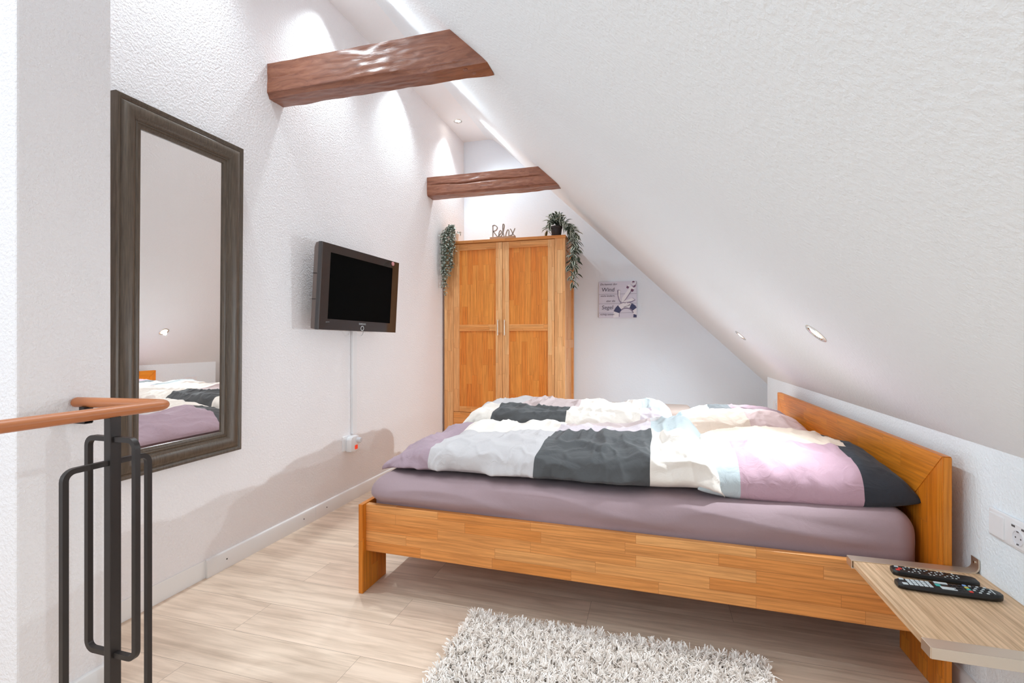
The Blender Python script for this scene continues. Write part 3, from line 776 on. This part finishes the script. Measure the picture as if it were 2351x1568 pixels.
# v about .0-.25 underneath/front, .25-.5 front/top, .5-.75 top/back
def patch_near(x, v, u):
    row = 0 if v < .50 else (1 if v < .545 else 2)
    if row == 0: return px([(-.93, 0), (-.452, 1), (.0, 2), (9, 3)], x)
    if row == 1: return px([(-.93, 0), (-.452, 3), (.0, 5), (9, 6)], x)
    return px([(-.93, 2), (-.452, 3), (.0, 4), (9, 1)], x)
DM = [M['lilac'], M['grey'], M['char'], M['white'], M['taupe'], M['lav'], M['ice']]
duvet('duvet', 'nearer patchwork duvet in lilac, grey, charcoal and white', -1.20, .262,
      [(-1.2, 1.985), (-.9, 1.95), (-.4, 1.925), (.0, 1.90), (.262, 1.92)], [(-1.2, 2.72), (-.5, 2.78), (.262, 2.74)],
      lambda x: mtop(x)-.002, [(-1.2, .585), (-1.0, .622), (-.7, .636), (-.4, .642), (-.15, .652), (.02, .674), (.13, .70), (.262, .66)], None, DM, patch_near, 1.3)
def patch_far(x, v, u):
    row = 0 if v < .49 else 1
    if row == 0: return px([(-.917, 3), (-.47, 2), (-.06, 3), (9, 5)], x)
    return px([(-.80, 1), (-.44, 4), (-.06, 3), (9, 6)], x)
duvet('duvet', 'farther patchwork duvet with dark grey square before wardrobe', -1.19, .15,
      [(-1.2, 2.74), (.15, 2.76)], [(-1.2, 3.50), (.15, 3.48)], lambda x: mtop(x)-.002,
      [(-1.2, .60), (-1.02, .675), (-.85, .692), (-.4, .682), (0, .69), (.15, .66)], None, DM, patch_far, 5.1, .9)

# pillows
def pillow(label, x0, x1, y0, y1, zb, T, patch, mats, seed, tilt=0.):
    b = MB(mats); n = 90
    def sh(a, c, top):
        ax, ac = 2*a-1, 2*c-1
        t = max(0, (1-abs(ax)**2.6)*(1-abs(ac)**2.6))**.44
        pin = .05*(1-abs(ac)**2)*ax*abs(ax)**6; pin2 = .035*(1-ax*ax)*ac*abs(ac)**6
        x = x0+(x1-x0)*(a-pin*.5); y = y0+(y1-y0)*(c-pin2*.5)
        h = T*t
        w = noise.noise((x*4+seed, y*4, 1))*.014+max(0, rid((x*7+seed, y*4+seed, 2))-.5)*.022+max(0, rid((x*15+seed, y*8, 3))-.55)*.012
        edge = 1-min(1, t/.5)
        w += edge*max(0, rid(((x+y)*12+seed, (x-y)*3, 5))-.2)*.012
        z = zb+.036+(h*.78 if top else -min(.04, h*.4))+(w*min(1, t*2.2) if top else 0)+tilt*max(0, ax)**2*.5
        if not top: z = max(z, zb-.012)
        return Vector((x, y, z))
    Vt = b.grid(lambda u, v: sh(u, v, True), n, n, mat=lambda u, v: patch(x0+(x1-x0)*u, y0+(y1-y0)*v, True))
    Vb = b.grid(lambda u, v: sh(u, v, False), n, n, mat=lambda u, v: patch(x0+(x1-x0)*u, y0+(y1-y0)*v, False))
    bmesh.ops.remove_doubles(b.bm, verts=b.bm.verts[:], dist=.0004)
    o = b.build('pillow', smooth=True, angle=85)
    return tag(o, label, 'pillow', 'patchwork pillows')
PM = [M['ice'], M['mauve'], M['charb'], M['cream'], M['white'], M['plum'], M['rose'], M['char']]
def pn(x, y, top):
    if y < 2.20 if x > .3 else y < 2.06: return px([(.312, 0), (.70, 1), (9, 2)], x)
    return px([(.27, 4), (.735, 3), (9, 2)], x)
pillow('mauve and charcoal patchwork pillow nearest the shelf', .165, .862, 1.91, 2.70, .512, .185, pn, PM, 2.2, .03)
def pf(x, y, top):
    if y < 3.13: return px([(.17, 0), (.505, 3), (9, 6)], x)
    return px([(.34, 0), (.47, 7), (9, 5)], x)
pillow('cream and pale rose patchwork pillow at the far side of bed', .135, .845, 2.74, 3.50, .508, .185, pf, PM, 7.7, .0)

# ------------------------------------------------------------------ bench behind the bed
bn = thing('upholstered_bench', 'low taupe upholstered bench on wooden frame behind the bed', 'bench', (-.08, 4.1, 0))
b = MB(M['uphol']); rbox(b, (-.475, 3.88, .462), (.315, 4.33, .56), .045, 60, 30, 12, lambda p, n: p); b.build('seat', bn, smooth=True, angle=80)
b = MB(M['oak_head'], grain=0); b.box((-.44, 3.91, .395), (.28, 4.3, .468), .004); b.build('seat_frame', bn)
for x in (-.43, .22):
    for y in (3.92, 4.24): b = MB(M['oak_head'], grain=2); b.box((x, y, 0), (x+.05, y+.05, .4), .003); b.build('leg', bn)

# ------------------------------------------------------------------ shelf with remotes
sh = thing('wall_shelf', 'small limed-oak wall shelf on two nickel brackets by headboard', 'shelf', (XK, 1.545, .4))
sy0, sy1, sz = 1.318, 1.765, .411
b = MB(M['shelf'], grain=1); b.box((.606, sy0+.002, sz-.0205), (XK, sy1, sz-.001), .001); b.build('board', sh)
for i, (y0, y1) in enumerate(((1.302, 1.341), (1.7475, 1.7865))):
    b = MB(M['steel']); x0 = .602; t = .003
    b.box((x0, y0, sz-.001), (XK-.002, y1, sz+.0015), .0006)
    b.box((x0, y0, sz-.024), (XK-.002, y1, sz-.0208), .0006)
    b.box((x0-.002, y0, sz-.024), (x0+.001, y1, sz+.0015), .0006)
    ye = y0 if i == 0 else y1
    b.box((x0, ye-.0015, sz-.024), (XK-.002, ye+.0015, sz+.0015), .0006)
    br = b.build('bracket', sh, label='brushed nickel bracket')
    b = MB(M['steel'])
    arc_ = [(XK-.002-.018+.018*math.sin(R(a)), sz+.0175-.018*math.cos(R(a))) for a in range(0, 91, 15)]
    up_ = [(x, z) for x, z in arc_]+[(XK-.002, sz+.036), (XK-.004, sz+.042)]
    inn = [(x-.003, z+.003) for x, z in arc_][::-1]
    b.prism(up_+[(XK-.0055, sz+.042), (XK-.0055, sz+.036)]+inn, 'y', y0+.002, y1-.002); b.build('wall_plate', br)
    b = MB(M['chrome']); b.lathe([(.004, 0), (.0035, .002), (0, .0025)], (XK-.0055, (y0+y1)/2, sz+.028), 12, (-1, 0, 0)); b.build('screw', br, smooth=True)
def remote(label, pa, ang, L, W, H, kind):
    t = thing('remote_control', label, 'remote control', (pa[0], pa[1], sz+.0008), (0, 0, R(ang)), 'remote controls on the shelf')
    b = MB(M['plastic_b'])
    n = 24; rows = []
    for i in range(n+1):
        u = i/n; x = L*(u-.5)
        e = min(u, 1-u)*L
        k = 1-(1-min(1, e/.012))**2*.35
        bow = (.82+.18*(1-abs(2*u-1)**3)) if kind == 'big' else 1.
        if kind == 'big' and u > .88: k *= 1-((u-.88)/.12)**2*.35
        w = W/2*k*bow; h = H*(.8+.2*k)*(1 if kind != 'big' else (.8+.3*u))
        rows.append([b.bm.verts.new(p) for p in ((x, -w*.8, 0), (x, -w, h*.45), (x, -w*.94, h*.85), (x, -w*.8, h), (x, w*.8, h), (x, w*.94, h*.85), (x, w, h*.45), (x, w*.8, 0))])
    for A, B_ in zip(rows, rows[1:]):
        for k in range(8): b.face([A[k], B_[k], B_[(k+1) % 8], A[(k+1) % 8]])
    b.face(rows[0]); b.face(rows[-1]); b.build('body', t, smooth=True, local=True, angle=40)
    top = lambda u: H*(1 if kind != 'big' else (.8+.3*u))
    sets = {}
    def key(u, y, du, dy, m, h=.002):
        mb = sets.setdefault(m if m in ('key', 'keydark') and du < .025 else (m, u, y), MB(M[m])); z = top(u)
        mb.box((L*(u-.5)-du/2, y-dy/2, z-.0005), (L*(u-.5)+du/2, y+dy/2, z+h), .0006, 1)
    if kind == 'big':
        for c in range(5):
            for r in range(3): key(.13+c*.048, -W*.25+r*W*.23, .0085, W*.17, 'key')
        key(.07, -W*.26, .012, W*.2, 'key'); key(.07, W*.28, .01, W*.16, 'key')
        key(.41, .0, .012, W*.22, 'greenkey'); key(.49, -W*.26, .034, W*.26, 'key'); key(.46, W*.3, .03, W*.18, 'key')
        for r in range(4): key(.69, -W*.33+r*W*.22, .008, W*.15, ['redkey', 'greenkey', 'yellowkey', 'bluekey'][r])
        for c in range(5):
            for r in range(4): key(.74+c*.035, -W*.33+r*W*.22, .006, W*.07, 'key' if (c+r) % 2 else 'keydark')
        for c in range(3):
            for r in range(3): key(.55+c*.04, -W*.28+r*W*.26, .006, W*.1, 'keydark')
        key(.92, .0, .003, W*.5, 'key', .0006)
    else:
        key(.06, -W*.28, .009, W*.17, 'redkey'); key(.10, -W*.05, .009, W*.17, 'redkey'); key(.07, W*.2, .01, W*.1, 'key')
        for c in range(16):
            for r in range(4):
                if (c*7+r*3) % 5: key(.15+c*.042, -W*.32+r*W*.21, .0045, W*.06, 'key' if (c+r) % 3 else 'keydark', .0012)
    for m, mb in sets.items(): mb.build('keypad' if m in ('key', 'keydark') else 'key', t, local=True)
    return t
remote('slim black remote control lying nearer the bed bracket on shelf', (.7825, 1.682), -7, .197, .047, .014, 'slim')
remote('wide black remote control with large pale keys on shelf', (.7765, 1.60), -3, .232, .052, .016, 'big')

# ------------------------------------------------------------------ shaggy rug
rg = thing('shaggy_rug', 'cream long-pile shaggy rug on floor beside the bed', 'rug', (-.16, 1.33, 0))
rx0, rx1, ry0, ry1 = -.675, .365, .86, 1.795
b = MB(M['backing']); b.box((rx0, ry0, 0), (rx1, ry1, .008), .002); b.build('backing', rg)
import numpy as np
rs = np.random.RandomState(4)
stp = .0118
gx, gy = np.meshgrid(np.arange(rx0, rx1, stp), np.arange(ry0, ry1, stp))
tx = gx.ravel()+rs.uniform(-.004, .004, gx.size); ty = gy.ravel()+rs.uniform(-.004, .004, gx.size)
NB, NSEG = 9, 3
N = tx.size*NB
bx = np.repeat(tx, NB); by = np.repeat(ty, NB)
tl = np.repeat(rs.uniform(0, 2*PI, tx.size), NB); tm = np.repeat(rs.uniform(.2, .95, tx.size), NB)
ang = tl+rs.uniform(-.7, .7, N); lean = tm+rs.uniform(-.1, .45, N); ln = rs.uniform(.027, .042, N); wd_ = rs.uniform(.0017, .0027, N)
dx, dy = np.cos(ang), np.sin(ang); fa = rs.uniform(0, 2*PI, N); ux, uy = np.cos(fa), np.sin(fa)
verts = np.zeros((N, NSEG+1, 2, 3))
for s_ in range(NSEG+1):
    t_ = s_/NSEG
    off = ln*lean*(t_**1.7)*.8; zz = .006+ln*t_*np.sqrt(np.maximum(.12, 1-(lean*t_*.75)**2))
    ww = wd_*(1-.25*t_)
    for k_, sg_ in ((0, -1), (1, 1)):
        verts[:, s_, k_, 0] = bx+dx*off+ux*ww*sg_; verts[:, s_, k_, 1] = by+dy*off+uy*ww*sg_; verts[:, s_, k_, 2] = zz
base = np.arange(N)[:, None]*(2*(NSEG+1))
q = []
for s_ in range(NSEG): q.append(base+np.array([[2*s_, 2*s_+1, 2*s_+3, 2*s_+2]]))
faces = np.stack(q, 1).reshape(-1, 4)
cen = np.array(rg.location); vv = verts.reshape(-1, 3)-cen
me = bpy.data.meshes.new('pile'); me.vertices.add(len(vv)); me.vertices.foreach_set('co', vv.ravel())
me.loops.add(faces.size); me.loops.foreach_set('vertex_index', faces.ravel().astype(np.int32))
me.polygons.add(len(faces)); me.polygons.foreach_set('loop_start', np.arange(0, faces.size, 4, dtype=np.int32))
me.update(calc_edges=True); me.validate(); me.materials.append(M['pile'])
o = bpy.data.objects.new('pile', me); C.objects.link(o); o.parent = rg; o['kind'] = 'stuff'

# ------------------------------------------------------------------ added window light, world, camera
l = bpy.data.lights.new('added_daylight', 'AREA'); l.shape = 'RECTANGLE'; l.size, l.size_y = 1.4, 1.15; l.energy = 13; l.color = (.66, .86, 1.)  # soft bluish fill, added in the unseen window
o = bpy.data.objects.new('added_daylight', l); C.objects.link(o); o.location = (-2.58, -1.125, 1.5); o.rotation_euler = Vector((1, 0, 0)).to_track_quat('-Z', 'Z').to_euler()
w = bpy.data.worlds.new('World'); bpy.context.scene.world = w; w.use_nodes = True
w.node_tree.nodes['Background'].inputs[0].default_value = (.85, .92, 1, 1); w.node_tree.nodes['Background'].inputs[1].default_value = 1.

cam = bpy.data.cameras.new('camera'); cam.sensor_width = 36; cam.lens = 1115/2351*36; cam.shift_y = -4/2351; cam.clip_start = .02
co = bpy.data.objects.new('camera', cam); C.objects.link(co); co.location = (0, 0, 1.1); co.rotation_euler = (R(90), 0, math.atan(319.5/1115))
sc = bpy.context.scene; sc.camera = co
for o in bpy.data.objects:
    if '_w' in o: del o['_w']
sc.view_settings.view_transform = 'Standard'; sc.view_settings.look = 'None'; sc.view_settings.gamma = 1; sc.view_settings.use_curve_mapping = False
sc.view_settings.exposure = 1.27
sc.cycles.use_denoising = True
sc.cycles.max_bounces = 9; sc.cycles.diffuse_bounces = 6; sc.cycles.glossy_bounces = 4
sc.cycles.adaptive_threshold = .03
